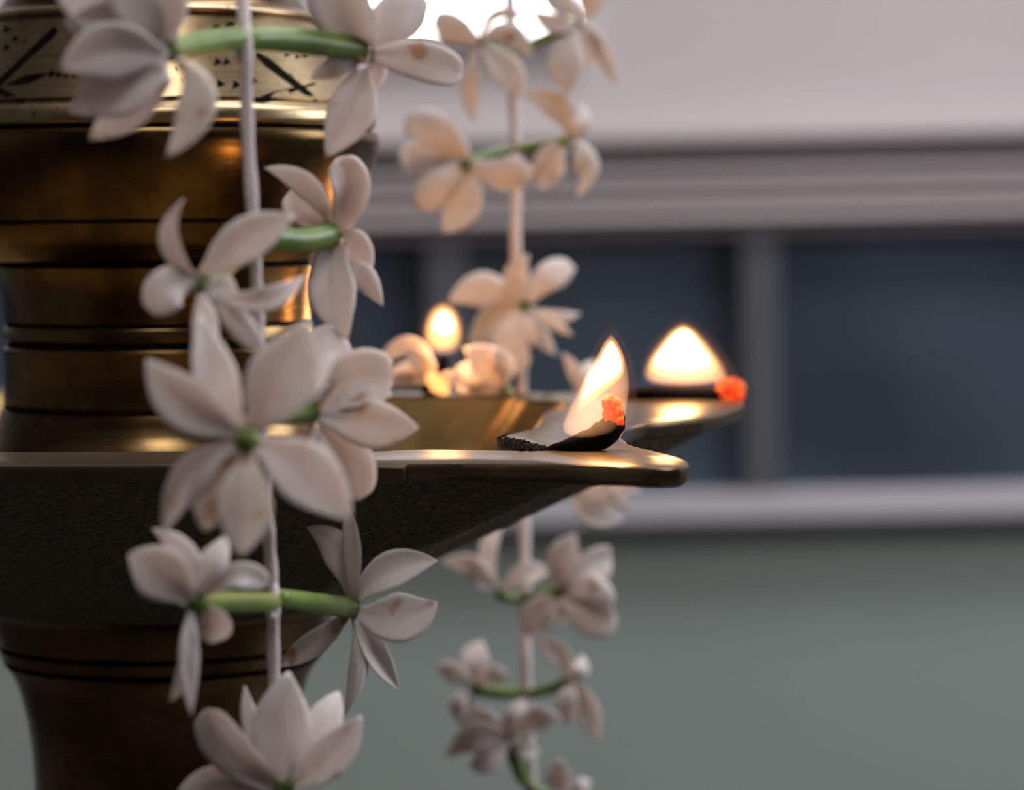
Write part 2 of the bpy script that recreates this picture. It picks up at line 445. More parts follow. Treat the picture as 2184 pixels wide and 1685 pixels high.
RI = [min(a, b - 30) for a, b in zip(RI, RO)]
CS = [(math.cos(2 * math.pi * k / NT), math.sin(2 * math.pi * k / NT)) for k in range(NT)]
def loft(name, rings, m, parent, jitter=0.0, close=False):
    vs_, fs = [], []
    for rr, z in rings:
        for k in range(NT):
            j = random.uniform(-jitter, jitter)
            vs_.append(L((CS[k][0] * (rr[k] + j), CS[k][1] * (rr[k] + j), z[k] + j if isinstance(z, list) else z + j * 0.7)))
    n = len(rings)
    for i in range(n - 1):
        for k in range(NT):
            k2 = (k + 1) % NT
            fs.append((i * NT + k, i * NT + k2, (i + 1) * NT + k2, (i + 1) * NT + k))
    if close: fs.append(tuple((n - 1) * NT + k for k in range(NT)))
    o = link(name, mesh(vs_, fs), m, parent); o.data.set_sharp_from_angle(angle=R(40)); return o
TH = 33
off = lambda r, d: [x + d for x in r]
mixr = lambda a, b, t: [x * (1 - t) + y * t for x, y in zip(a, b)]
rim = loft('tray_rim', [(off(RI, 0), ZT - TH), (off(RI, 0), ZT - 5), (off(RI, 3), ZT - 1), (off(RI, 8), ZT), (mixr(RI, RO, 0.4), ZT + 1), (mixr(RI, RO, 0.7), ZT + 1), (off(RO, -5), ZT), (off(RO, -1.5), ZT - 1.5), (RO, ZT - 5),
           (off(RO, 0), ZT - 12), (off(RO, -3), ZT - 21), (off(RO, -9), ZT - 28), (off(RO, -18), ZT - TH)], M_RIM, lamp)
loft('tray_basin', [(off(RI, -1), ZT - 6)] + [([x * (1 - 0.12 * t) for x in RI], ZT - 6 - 130 * t) for t in (0.25, 0.5, 0.75, 1)] + [([x * 0.8 for x in RI], ZT - 180), ([x * 0.6 for x in RI], ZT - 205), ([300] * NT, ZT - 205)], M_BASIN, rim, 1.2)
RU = [a - 0.42 * max(0, a - 1150) - 12 for a in RO]
und = [(off(RO, -16), ZT - TH + 0.5)] + [([min(a, b - 22) for a, b in zip(RU, RO)], ZT - TH - 2)]
for i in range(1, 25):
    t = i / 24
    und.append((mixr(RU, [388] * NT, t), ZT - TH - 4 + (-806 - (ZT - TH - 4)) * t ** 0.97))
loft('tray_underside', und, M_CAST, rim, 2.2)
# cast step in the near edge of the rim
a, b = hit_plane(770, 988, ZT), hit_plane(872, 987, ZT)
stp = [a + Vector((0, 12, -0.5)), b + Vector((0, 12, -0.5)), b + Vector((-8, -26, -7)), a + Vector((0, -22, -4))]
vv = stp + [p + Vector((0, 6, -24)) for p in stp]
link('cast_step', mesh([L(p) for p in vv], [(0, 1, 2, 3), (7, 6, 5, 4), (0, 3, 7, 4), (1, 5, 6, 2), (3, 2, 6, 7), (0, 4, 5, 1)]), M_RIM, rim, smooth=False)

# rough black strip: shade on the front corner's inner wall put into colour
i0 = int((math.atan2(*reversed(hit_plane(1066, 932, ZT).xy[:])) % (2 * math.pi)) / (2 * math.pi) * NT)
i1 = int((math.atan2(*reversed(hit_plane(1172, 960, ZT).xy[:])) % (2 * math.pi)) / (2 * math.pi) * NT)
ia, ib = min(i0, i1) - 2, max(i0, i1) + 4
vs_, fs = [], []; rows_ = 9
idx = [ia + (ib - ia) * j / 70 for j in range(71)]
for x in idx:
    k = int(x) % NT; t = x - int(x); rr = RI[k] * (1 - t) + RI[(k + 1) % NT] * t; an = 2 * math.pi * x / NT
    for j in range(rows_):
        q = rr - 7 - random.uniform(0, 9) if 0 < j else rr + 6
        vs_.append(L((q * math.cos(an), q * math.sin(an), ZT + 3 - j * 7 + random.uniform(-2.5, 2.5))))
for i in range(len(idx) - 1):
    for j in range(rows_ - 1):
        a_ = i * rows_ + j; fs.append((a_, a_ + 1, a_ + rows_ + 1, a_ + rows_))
M_WALL_SHADE = wick_mat(); M_WALL_SHADE.name = 'wall_shade_black'; M_WALL_SHADE.node_tree.nodes['Principled BSDF'].inputs['Roughness'].default_value = 0.35
M_WALL_SHADE.node_tree.nodes['Principled BSDF'].inputs['Specular IOR Level'].default_value = 0.25
link('wall_shade_strip', mesh(vs_, fs), M_WALL_SHADE, rim, smooth=False)

# engraving on the collar
def collar_hit(px, py):
    o = to_local(c0); d = (to_local(c0 + ray(px, py)) - o).normalized()
    zs = [p[1] for p in P_COLLAR]; t = 4500.0
    while t < 7500:
        p = o + d * t; rr = math.hypot(p.x, p.y)
        r_at = None
        for (ra, za), (rb, zb) in zip(P_COLLAR, P_COLLAR[1:]):
            if zb <= p.z <= za: r_at = ra + (rb - ra) * (za - p.z) / max(1e-6, za - zb); break
        if r_at is not None and rr <= r_at + 0.5: return p
        t += 1.0
    return None
def mark(name, pts2):
    top = []
    for x, y in pts2:
        p = collar_hit(x, y)
        if p is None: return
        top.append(p)
    nrm = Vector((top[0].x, top[0].y, 0)).normalized() * 0.9 + Vector((0, 0, 0.4))
    up = [p + nrm * 1.2 for p in top]; dn = [p - nrm * 4 for p in top]
    n = len(top)
    fs = [tuple(range(n)), tuple(range(2 * n - 1, n - 1, -1))] + [(i, (i + 1) % n, n + (i + 1) % n, n + i) for i in range(n)]
    link(name, mesh([L(p) for p in up + dn], fs), M_MARK, collar, smooth=False)
tris = [(465, 132, 9), (484, 132, 8), (441, 176, 10), (470, 179, 10), (505, 181, 10), (541, 172, 8), (412, 165, 8), (112, 157, 9), (128, 158, 8), (144, 159, 8), (160, 160, 7),
        (15, 62, 8), (34, 83, 7), (16, 101, 8), (366, 69, 7), (613, 117, 6), (635, 121, 6), (651, 119, 6), (706, 136, 7), (250, 150, 8), (270, 150, 8), (300, 165, 8)]
for x, y, s in tris: mark('chisel_mark', [(x - s, y + s * 0.9), (x + s, y + 0.1 * s), (x - s * 0.5, y - s)])
for x, y, s in ((462, 58, 10), (491, 53, 12)): mark('chisel_mark', [(x - s, y + s * 0.6), (x, y + s * 0.7), (x + s, y), (x + s * 0.3, y - s * 0.6), (x - s * 0.7, y - s * 0.4)])
def stroke(pts, ws):
    up, dn = [], []
    for i, (x, y) in enumerate(pts):
        x2, y2 = pts[min(i + 1, len(pts) - 1)]; x1, y1 = pts[max(i - 1, 0)]
        l = math.hypot(x2 - x1, y2 - y1); nx, ny = -(y2 - y1) / l, (x2 - x1) / l
        up.append((x + nx * ws[i], y + ny * ws[i])); dn.append((x - nx * ws[i], y - ny * ws[i]))
    for i in range(len(pts) - 1): mark('engraved_line', [up[i], up[i + 1], dn[i + 1], dn[i]])
def seg_line(a, b, n): return [(a[0] + (b[0] - a[0]) * i / n, a[1] + (b[1] - a[1]) * i / n) for i in range(n + 1)]
stroke(seg_line((120, 62), (-10, 184), 6), [7, 8, 7, 6, 6, 6, 6])
stroke(seg_line((-5, 192), (48, 217), 3), [7, 7, 6, 3])
stroke(seg_line((15, 181), (102, 157), 4), [1, 6, 9, 6, 1])
stroke(seg_line((548, 115), (675, 214), 6), [4, 8, 8, 7, 7, 6, 3])
stroke([(534, 217), (560, 212), (590, 203), (620, 193), (645, 186), (672, 178)], [1, 8, 9, 5, 3, 3])

# ------------------------------------------------------------------ wicks and flames
def blob(name, px, py, d, r, m, parent, sx=1, sy=1, amp=0.25):
    bm = bmesh.new(); bmesh.ops.create_icosphere(bm, subdivisions=3, radius=1)
    ph = random.uniform(0, 6)
    for v in bm.verts:
        n = v.co.copy(); k = 1 + amp * (math.sin(n.x * 5 + ph) * math.sin(n.z * 6 + ph * 2) * math.cos(n.y * 4 + ph))
        v.co = Vector((n.x * sx, n.y * sx, n.z * sy)) * k * r * d / 6400 * S
    me = bpy.data.meshes.new('blob'); bm.to_mesh(me); bm.free()
    o = link(name, me, m, None); o.location = at(px, py, d); return o
def adopt(o, parent):
    bpy.context.view_layer.update()
    o.parent = parent; o.matrix_parent_inverse = parent.matrix_world.inverted()
def px_tube(name, pts, rads, m, n=18, seg=12, jitter=0.0, parent=None):
    p3 = spline([at(x, y, d) for x, y, d in pts], n)
    rr = lerp_list(rads, n); dd = lerp_list([p[2] for p in pts], n)
    loc = p3[0].copy()
    me = tube_mesh([p - loc for p in p3], [r * d / 6400 * S for r, d in zip(rr, dd)], seg, True, jitter)
    o = link(name, me, m, None); o.location = loc
    if parent: adopt(o, parent)
    return o
def flame_solid(name, slices, d, m, parent, flat=1.0):
    vs_, fs = [], []; seg = 28
    cen = at(slices[len(slices) // 2][1], slices[len(slices) // 2][0], d)
    # smooth slices
    sl = spline([Vector(s) for s in slices], max(26, len(slices) * 4))
    k_ = d * S / F
    for s in sl:
        c = at(s.y, s.x, d) - cen; hw = max(0.5, s.z) * k_
        for k in range(seg):
            an = 2 * math.pi * k / seg
            vs_.append(c + Vector((math.cos(an) * hw, math.sin(an) * hw * flat, 0)))
    n = len(sl)
    for i in range(n - 1):
        for k in range(seg):
            k2 = (k + 1) % seg; fs.append((i * seg + k, i * seg + k2, (i + 1) * seg + k2, (i + 1) * seg + k))
    fs.append(tuple(range(seg))); fs.append(tuple((n - 1) * seg + k for k in range(seg)))
    o = link(name, mesh(vs_, fs), m, None); o.location = cen; adopt(o, parent); return o
def flame(label, d, base, core, mantle, body, blue, halo, light):
    e = empty('oil_flame', at(base[0], base[1], d))
    tag(e, label, 'flame', 'burning wick flames')
    bpy.context.view_layer.update()
    flame_solid('flame_core', core, d, M_CORE, e)
    flame_solid('flame_mantle', mantle, d, M_MANTLE, e)
    if body: flame_solid('flame_body', body, d, M_BODY, e)
    if blue: flame_solid('flame_base', blue, d + 25, M_BLUE, e, 0.5)
    flame_solid('flame_halo', halo, d, M_HALO, e)
    l = bpy.data.lights.new('flame_light', 'POINT'); l.energy = light; l.color = (1.0, 0.47, 0.16)
    l.shadow_soft_size = 0.0035
    o = bpy.data.objects.new('flame_light', l); col.objects.link(o)
    c = core[len(core) // 2]; o.location = at(c[1], c[0], d); adopt(o, e)
    return e
DF1 = 5290
w1 = px_tube('cotton_wick', [(1120, 975, DF1 + 30), (1172, 962, DF1 + 20), (1225, 950, DF1), (1278, 932, DF1 - 5), (1307, 904, DF1 - 5), (1308, 866, DF1)], [10, 11, 20, 30, 27, 19], M_WICK, 26, 16, 0.06)
tag(w1, 'charred cotton wick curling up with glowing tip on the sharp front tray corner', 'wick', 'lamp wicks')
for x, y, r in ((1303, 862, 19), (1312, 878, 18), (1300, 882, 15), (1316, 896, 15), (1302, 898, 12), (1308, 906, 12), (1292, 856, 9), (1318, 858, 8)):
    adopt(blob('glowing_ember', x, y, DF1 - 16, r, M_EMBER, None), w1)
DF2 = 6780
w2_ = px_tube('cotton_wick', [(1300, 845, DF2), (1360, 840, DF2), (1420, 838, DF2), (1480, 842, DF2), (1530, 846, DF2), (1556, 834, DF2)], [10, 12, 18, 21, 20, 18], M_WICK, 22, 14, 0.06)
tag(w2_, 'charred cotton wick lying flat with red glowing end on the rear tray corner', 'wick', 'lamp wicks')
for x, y, r in ((1556, 832, 26), (1572, 824, 17), (1565, 845, 20), (1545, 822, 16), (1575, 838, 14)):
    adopt(blob('glowing_ember', x, y, DF2 - 14, r, M_EMBER, None), w2_)
DF3 = 7085
w3 = px_tube('cotton_wick', [(905, 842, DF3), (925, 825, DF3), (940, 800, DF3), (946, 775, DF3), (946, 758, DF3)], [14, 16, 15, 12, 9], M_WICK, 16, 12, 0.06)
tag(w3, 'short upright cotton wick among white petals on the far tray edge', 'wick', 'lamp wicks')

flame('tall pointed flame on the curled wick at the front tray corner', DF1, (1270, 950),
      [(727, 1303, 3), (740, 1303, 12), (760, 1302, 21), (780, 1297, 29), (796, 1290, 33), (812, 1276, 25), (828, 1262, 17), (842, 1249, 9), (854, 1239, 2)],
      [(715, 1303, 2), (730, 1303, 14), (757, 1302, 27), (782, 1297, 36), (803, 1288, 40), (822, 1274, 34), (842, 1258, 24), (862, 1243, 13), (878, 1232, 3)],
      [(712, 1303, 2), (730, 1303, 15), (760, 1301, 31), (790, 1296, 43), (820, 1290, 52), (850, 1282, 58), (878, 1273, 63), (904, 1264, 64), (922, 1258, 54), (932, 1255, 30)],
      [(800, 1292, 50), (840, 1284, 62), (880, 1274, 76), (910, 1266, 86), (940, 1262, 92), (956, 1260, 60)],
      [(690, 1303, 4), (720, 1303, 26), (770, 1300, 52), (820, 1292, 68), (870, 1282, 78), (905, 1272, 70), (925, 1270, 40)], 0.028)
flame('broad low flame on the flat wick at the rear tray corner', DF2, (1455, 838),
      [(702, 1457, 4), (713, 1457, 19), (732, 1456, 34), (752, 1455, 48), (768, 1455, 57), (777, 1455, 52), (779, 1455, 20)],
      [(694, 1457, 3), (709, 1457, 25), (738, 1457, 48), (766, 1457, 66), (786, 1458, 72), (794, 1459, 60), (797, 1459, 25)],
      [(690, 1457, 3), (708, 1457, 29), (738, 1457, 55), (768, 1458, 76), (798, 1462, 86), (812, 1466, 76), (818, 1466, 30)],
      [(770, 1455, 70), (800, 1456, 92), (822, 1456, 102), (840, 1460, 104), (848, 1460, 60)],
      [(672, 1458, 4), (700, 1458, 40), (740, 1460, 76), (790, 1468, 102), (815, 1474, 90), (826, 1476, 40)], 0.028)
flame('small rounded flame rising from petals on the far tray edge', DF3, (946, 765),
      [(664, 946, 3), (672, 946, 14), (686, 947, 21), (700, 947, 22), (709, 947, 15), (714, 947, 4)],
      [(650, 945, 3), (660, 945, 19), (685, 945, 32), (712, 945, 35), (730, 945, 29), (742, 946, 14)],
      [(646, 945, 4), (660, 945, 24), (685, 945, 37), (715, 945, 41), (740, 945, 36), (754, 946, 18)],
      [(730, 944, 40), (750, 944, 40), (768, 946, 22)],
      [(636, 945, 5), (660, 945, 36), (700, 945, 52), (735, 945, 46), (755, 945, 20)], 0.018)

# ------------------------------------------------------------------ flowers
WP = [(0, .24), (.12, .40), (.3, .78), (.46, .98), (.56, 1.0), (.70, .86), (.83, .58), (.93, .27), (1, .03)]
WP_ROUND = [(0, .32), (.15, .55), (.35, .86), (.55, .99), (.7, 1.0), (.85, .87), (.94, .62), (.985, .32), (1, .12)]
def wprof(t, P):
    for (a, wa), (b, wb) in zip(P, P[1:]):
        if t <= b:
            u = (t - a) / (b - a); u = u * u * (3 - 2 * u) * 0.5 + u * 0.5; return wa + (wb - wa) * u
    return P[-1][1]
def petal_mesh(B, Mi, T, w, origin, twist, cup, P, wav):
    """curved pointed sheet from B over Mi to T; w = full width"""
    n, k = 16, 8
    ctl = Mi * 2 - (B + T) * 0.5
    pts = [B * (1 - t) ** 2 + ctl * (2 * t * (1 - t)) + T * t * t for t in [i / n for i in range(n + 1)]]
    view = (c0 - Mi).normalized()
    top, bot = [], []
    th = 0.00016
    ph = random.uniform(0, 6)
    for i, p in enumerate(pts):
        t = i / n
        tan = (pts[min(i + 1, n)] - pts[max(i - 1, 0)]).normalized()
        side = tan.cross(view)
        if side.length < 1e-4: side = tan.cross(Vector((0, 0, 1)))
        side.normalize(); nrm = side.cross(tan).normalized()
        a = twist * (0.4 + 0.6 * t)
        s2 = side * math.cos(a) + nrm * math.sin(a); n2 = nrm * math.cos(a) - side * math.sin(a)
        hw = wprof(t, P) * w * 0.5
        for j in range(k + 1):
            u = -1 + 2 * j / k
            z = cup * hw * (u * u - 0.35) + wav * hw * math.sin(u * 2.3 + t * 5 + ph) * 0.5 * abs(u) - 0.08 * hw * math.exp(-(u * 5) ** 2)
            q = p + s2 * (u * hw) + n2 * z
            e = th * (1 - 0.8 * abs(u) ** 3) * (1 - 0.6 * t)
            top.append(q + n2 * e - origin); bot.append(q - n2 * e - origin)
    m1 = k + 1; tot = len(top); fs = []
    for i in range(n):
        for j in range(k):
            a = i * m1 + j
            fs.append((a, a + 1, a + m1 + 1, a + m1)); fs.append((tot + a, tot + a + m1, tot + a + m1 + 1, tot + a + 1))
    for i in range(n):
        a = i * m1; b = a + k
        fs.append((a, a + m1, tot + a + m1, tot + a)); fs.append((b, tot + b, tot + b + m1, b + m1))
    for j in range(k):
        fs.append((j, tot + j, tot + j + 1, j + 1)); a = n * m1 + j
        fs.append((a, a + 1, tot + a + 1, tot + a))
    return mesh(top + bot, fs)

def flower(parent, tube, tw, d_thread, d_c, petals, depth=60, name='jasmine_flower', center=None, brown=False, back=1.0):
    """tube: pixel points thread -> flower mouth; petals: (base, mid, tip, width, depth of tip against the mouth, options)"""
    n = len(tube); dl = lerp_list([d_thread, d_c], max(n, 2))
    pts = [(x, y, dl[i]) for i, (x, y) in enumerate(tube)]
    rad = [tw * 0.40] + [tw * 0.47] * max(0, n - 2) + [tw * 0.5]
    f = px_tube(name, pts, rad, M_GREEN, 14, 14, 0.0, None)
    adopt(f, parent)
    if brown:
        a, b = Vector((*tube[-2], 0)), Vector((*tube[-1], 0)); q = b + (a - b) * 0.16
        px_tube('calyx_ring', [(q.x, q.y, d_c), (b.x + 3, b.y, d_c)], [tw * 0.51, tw * 0.50], M_BROWN, 4, 14, 0, f)
    for i, p in enumerate(petals):
        (bx, by), (mx, my), (tx, ty), w = p[:4]
        o = p[4] if len(p) > 4 else {}
        alt = (1 if i % 2 else -1)
        dt = o.get('dz', alt * depth * 0.5)
        db = d_c + o.get('db', alt * 4)
        dm = db + dt * 0.45 + o.get('dm', -depth * 0.35)
        B, Mi, T = at(bx, by, db), at(mx, my, dm), at(tx, ty, db + dt)
        tws = o.get('tw', random.uniform(-0.35, 0.35))
        wid = w * d_c / 6400 * S / max(0.5, math.cos(tws))
        org = B
        me = petal_mesh(B, Mi, T, wid, org, tws, o.get('cup', random.choice((-1, 1)) * random.uniform(0.15, 0.4)), WP_ROUND if o.get('round') else WP, 0.18)
        q = link('petal', me, M_PETAL_B if o.get('stain') else M_PETAL, None); q.location = org
        adopt(q, f)
    if center:
        x, y, r = center
        adopt(blob('stamen', x, y, d_c - 12, r * 0.7, M_STAMEN, None, 1, 0.8, 0.8), f)
    return f
def garland(label, thread, width, name='jasmine_garland'):
    """the thread itself is the object that parents its flowers; it runs on up to the ceiling"""
    p = [at(*t) for t in thread]
    up = p[0] + (p[0] - p[1]).normalized() * 0.03
    topp = Vector((up.x - 0.02, up.y, ZC))
    run = [topp, topp.lerp(up, 0.5), up]
    pts = run + spline(p, 60)
    rr = width * 0.5 * thread[0][2] / 6400 * S
    rads = [rr * (1 + 0.10 * math.sin(i * 1.7)) for i in range(len(pts))]
    me = tube_mesh([q - topp for q in pts], rads, 10)
    g = link(name, me, M_THREAD, None); g.location = topp
    tag(g, label, 'garland', 'white flower garlands')
    bpy.context.view_layer.update()
    return g
def knot(parent, x, y, d, r, tr_):
    """thread wound round a flower tube"""
    c = at(x, y, d); vs_, fs = [], []
    k_ = d / 6400 * S; pts = [c + (cu * math.cos(a) * r * k_ - fwd * math.sin(a) * r * k_ + cr * (0.18 * r * k_ * math.sin(2.0 * a))) for a in [2 * math.pi * i / 20 for i in range(21)]]
    o = link('thread_knot', tube_mesh([p - c for p in pts], [tr_ * k_] * 21, 8, False), M_THREAD, None); o.location = c; adopt(o, parent)

DT = 4560
lg = garland('garland of large white flowers on thread in front of the ringed column',
             [(517, -120, DT), (518, 0, DT), (524, 90, DT - 20), (527, 250, DT), (537, 420, DT + 10), (545, 560, DT + 30), (552, 740, DT + 60), (560, 940, DT + 80), (570, 1100, DT + 120), (577, 1200, DT + 160), (583, 1280, DT + 170), (583, 1400, DT + 190), (588, 1500, DT + 200), (596, 1700, DT + 200), (600, 1900, DT + 220)], 28)
knot(lg, 521, 92, DT, 38, 11); knot(lg, 582, 1282, DT + 170, 32, 9); knot(lg, 545, 505, DT + 20, 30, 9)
# A: upper left, seen from behind
flower(lg, [(528, 80), (460, 88), (400, 100), (352, 108)], 58, DT, 4330, [
    ((352, 105), (250, 20), (95, -60), 190, {'dz': 60, 'tw': 0.1, 'cup': 0.2}),
    ((352, 95), (320, 0), (230, -110), 170, {'dz': -40, 'tw': -0.1, 'cup': 0.2}),
    ((355, 125), (240, 108), (128, 150), 125, {'dz': -60, 'tw': 0.1, 'cup': 0.2, 'db': -12}),
    ((360, 150), (255, 185), (148, 240), 120, {'dz': -20, 'tw': 0.2, 'cup': 0.2, 'db': -8}),
    ((365, 165), (280, 232), (190, 297), 80, {'dz': 50, 'tw': 0.2, 'db': 8}),
    ((378, 130), (420, 215), (352, 338), 82, {'dz': -40, 'tw': -0.3, 'stain': 1, 'db': -14}),
    ((345, 80), (260, 60), (140, 50), 130, {'dz': 30, 'tw': 0.1, 'db': 6}),
], 60)
# B: upper right
flower(lg, [(520, 84), (600, 84), (690, 94), (765, 106)], 58, DT, 4760, [
    ((778, 105), (742, 30), (712, -80), 120, {'dz': -70, 'tw': 0.5, 'cup': 0.6, 'round': 1}),
    ((785, 100), (842, 42), (912, 8), 105, {'dz': 50, 'tw': -0.2, 'round': 1}),
    ((790, 120), (890, 128), (988, 160), 85, {'dz': 20, 'tw': 0.2, 'round': 1, 'stain': 0}),
    ((772, 140), (752, 230), (694, 336), 105, {'dz': -50, 'tw': -0.1, 'cup': 0.15}),
    ((770, 130), (720, 140), (662, 168), 46, {'dz': -30, 'tw': 0.3}),
    ((785, 125), (800, 150), (790, 200), 50, {'dz': 60}),
], 60, brown=True)
# C: left middle
flower(lg, [(545, 505), (500, 550), (450, 598), (430, 605)], 48, DT + 40, 4400, [
    ((424, 596), (366, 520), (392, 424), 34, {'dz': -60, 'tw': 0.9, 'cup': 0.4}),
    ((428, 592), (520, 515), (628, 460), 96, {'dz': -30, 'tw': 0.1, 'cup': 0.25}),
    ((420, 605), (362, 610), (328, 672), 90, {'dz': -50, 'tw': -0.3, 'round': 1}),
    ((445, 625), (560, 640), (648, 588), 52, {'dz': 40, 'tw': 0.3}),
    ((426, 615), (438, 700), (436, 800), 58, {'dz': -30, 'tw': 0.2}),
    ((445, 625), (510, 690), (575, 770), 58, {'dz': 50, 'tw': 0.2, 'stain': 0}),
    ((440, 610), (470, 620), (510, 630), 70, {'dz': 60, 'tw': 0.1}),
], 60, center=(428, 612, 14))
# F: right middle, mouth to the right
flower(lg, [(488, 497), (560, 505), (640, 512), (705, 500)], 56, DT + 40, 4820, [
    ((705, 480), (655, 398), (564, 358), 52, {'dz': -40, 'tw': 0.4}),
    ((722, 490), (748, 410), (722, 336), 84, {'dz': 30, 'tw': -0.2, 'round': 1}),
    ((705, 490), (650, 450), (615, 412), 66, {'dz': 40, 'tw': 0.2, 'round': 1}),
    ((720, 500), (706, 610), (742, 724), 104, {'dz': -30, 'tw': 0.2, 'cup': 0.2}),
    ((730, 500), (762, 530), (752, 612), 66, {'dz': 50, 'tw': -0.3, 'round': 1}),
    ((735, 560), (775, 590), (816, 652), 54, {'dz': 20, 'tw': 0.1}),
    ((700, 520), (690, 560), (700, 620), 60, {'dz': 30}),
], 60)
# E: behind the big one, right
flower(lg, [(560, 890), (620, 885), (660, 882)], 46, DT + 90, 4760, [
    ((662, 865), (680, 780), (738, 722), 120, {'dz': 40, 'tw': 0.1, 'round': 1, 'cup': 0.2}),
    ((672, 868), (752, 815), (838, 812), 130, {'dz': -20, 'tw': 0.15, 'round': 1, 'cup': 0.35}),
    ((680, 888), (790, 905), (892, 912), 104, {'dz': -40, 'tw': -0.1, 'cup': 0.15}),
    ((680, 905), (735, 970), (762, 1068), 110, {'dz': 30, 'tw': 0.1, 'round': 1}),
    ((668, 905), (660, 980), (640, 1060), 90, {'dz': 60, 'tw': 0.1}),
    ((690, 895), (770, 850), (836, 842), 70, {'dz': 10, 'tw': 0.1}),
], 60, center=(664, 876, 15))
# D: big flower facing the camera
flower(lg, [(562, 960), (545, 950), (524, 940)], 50, DT + 80, 4230, [
    ((506, 925), (402, 862), (313, 766), 112, {'dz': -40, 'tw': 0.25, 'cup': 0.5}),
    ((516, 915), (462, 810), (428, 670), 92, {'dz': 30, 'tw': -0.2, 'cup': 0.3}),
    ((540, 915), (598, 815), (656, 684), 150, {'dz': -20, 'tw': 0.1, 'cup': 0.2}),
    ((548, 948), (650, 1010), (748, 1110), 132, {'dz': -30, 'tw': 0.15, 'cup': 0.45}),
    ((528, 965), (522, 1080), (512, 1188), 118, {'dz': -40, 'tw': 0.1, 'cup': 0.3, 'stain': 1}),
    ((512, 965), (462, 1040), (436, 1135), 100, {'dz': 30, 'tw': -0.1, 'stain': 1}),
    ((500, 955), (410, 1010), (346, 1140), 78, {'dz': 20, 'tw': 0.3}),
    ((560, 905), (640, 840), (712, 752), 60, {'dz': 50, 'tw': 0.2}),
], 60, center=(523, 940, 20))
# G: lower left
flower(lg, [(582, 1283), (520, 1284), (460, 1284), (410, 1286)], 52, DT + 160, 4420, [
    ((405, 1285), (345, 1225), (273, 1183), 118, {'dz': -40, 'tw': 0.2, 'cup': 0.4, 'round': 0}),
    ((412, 1270), (392, 1190), (325, 1128), 60, {'dz': 30, 'tw': 0.4}),
    ((418, 1265), (450, 1200), (485, 1140), 66, {'dz': 50, 'tw': 0.3}),
    ((408, 1295), (402, 1400), (408, 1528), 42, {'dz': -30, 'tw': 0.5, 'stain': 0}),
    ((406, 1320), (398, 1420), (362, 1496), 34, {'dz': -20, 'tw': 0.5}),
    ((418, 1275), (500, 1228), (570, 1248), 58, {'dz': 60, 'tw': 0.1, 'round': 1}),
    ((440, 1295), (452, 1330), (446, 1372), 84, {'dz': 60, 'tw': 0.1, 'db': 20}),
], 60)
# H: lower right, sharp
flower(lg, [(590, 1274), (640, 1282), (700, 1290), (745, 1296)], 46, DT + 190, 5080, [
    ((752, 1290), (752, 1180), (738, 1062), 36, {'dz': -20, 'tw': 0.7, 'cup': 0.3}),
    ((750, 1285), (722, 1180), (653, 1124), 74, {'dz': 60, 'tw': 0.2}),
    ((758, 1285), (830, 1218), (934, 1196), 78, {'dz': 30, 'tw': 0.2, 'stain': 0}),
    ((755, 1305), (850, 1318), (932, 1284), 108, {'dz': -40, 'tw': 0.1, 'cup': 0.2}),
    ((758, 1315), (800, 1395), (852, 1472), 50, {'dz': 20, 'tw': 0.5, 'cup': 0.5}),
    ((752, 1310), (768, 1420), (732, 1530), 38, {'dz': -40, 'tw': 0.6}),
    ((748, 1305), (670, 1372), (584, 1422), 54, {'dz': -10, 'tw': 0.2, 'stain': 1}),
], 60, brown=True)
# I: bottom, opening upwards
flower(lg, [(598, 1790), (602, 1730), (606, 1684)], 60, DT + 210, 4640, [
    ((596, 1680), (500, 1610), (440, 1512), 90, {'dz': -40, 'tw': 0.3, 'cup': 0.5, 'round': 1}),
    ((606, 1675), (600, 1560), (616, 1432), 128, {'dz': 30, 'tw': 0.1, 'cup': 0.3}),
    ((620, 1678), (705, 1615), (770, 1526), 88, {'dz': -30, 'tw': 0.2, 'cup': 0.35}),
    ((618, 1670), (680, 1560), (722, 1475), 80, {'dz': 70, 'tw': 0.1}),
    ((595, 1690), (480, 1662), (378, 1690), 66, {'dz': -20, 'tw': 0.2}),
    ((600, 1670), (545, 1570), (522, 1462), 44, {'dz': 60, 'tw': 0.3}),
], 60, center=(606, 1682, 22))

DR = 7650
rg = garland('garland of smaller blurred white flowers hanging behind the far tray edge',
             [(1087, -120, DR), (1088, 0, DR), (1094, 180, DR), (1101, 330, DR), (1100, 430, DR), (1100, 560, DR), (1108, 700, DR), (1112, 830, DR), (1114, 960, DR), (1118, 1100, DR), (1120, 1280, DR), (1121, 1420, DR), (1126, 1520, DR), (1132, 1690, DR), (1140, 1900, DR)], 25)
K = {}
def rf(tube, tw, pet, dc, center=None):
    flower(rg, tube, tw, DR, dc, pet, 90, center=center)
rf([(1085, 110), (1060, 108), (1022, 95)], 24, [
    ((1020, 92), (968, 62), (923, 52), 62, {'round': 1}), ((1018, 98), (1003, 180), (1012, 262), 42), ((1026, 98), (1078, 150), (1108, 210), 72),
    ((1022, 88), (1085, 72), (1134, 124), 54), ((1022, 85), (1062, 30), (1135, 42), 24), ((1020, 95), (1050, 130), (1060, 170), 40)], DR - 120, center=(1082, 114, 14))
rf([(1095, 112), (1140, 92), (1236, 48)], 24, [
    ((1232, 55), (1206, 130), (1214, 204), 80), ((1250, 58), (1285, 112), (1314, 184), 34), ((1232, 45), (1185, 50), (1132, 22), 40),
    ((1236, 40), (1195, 5), (1150, -30), 50), ((1248, 40), (1262, -10), (1262, -60), 60), ((1240, 50), (1262, 90), (1250, 150), 50)], DR - 60)
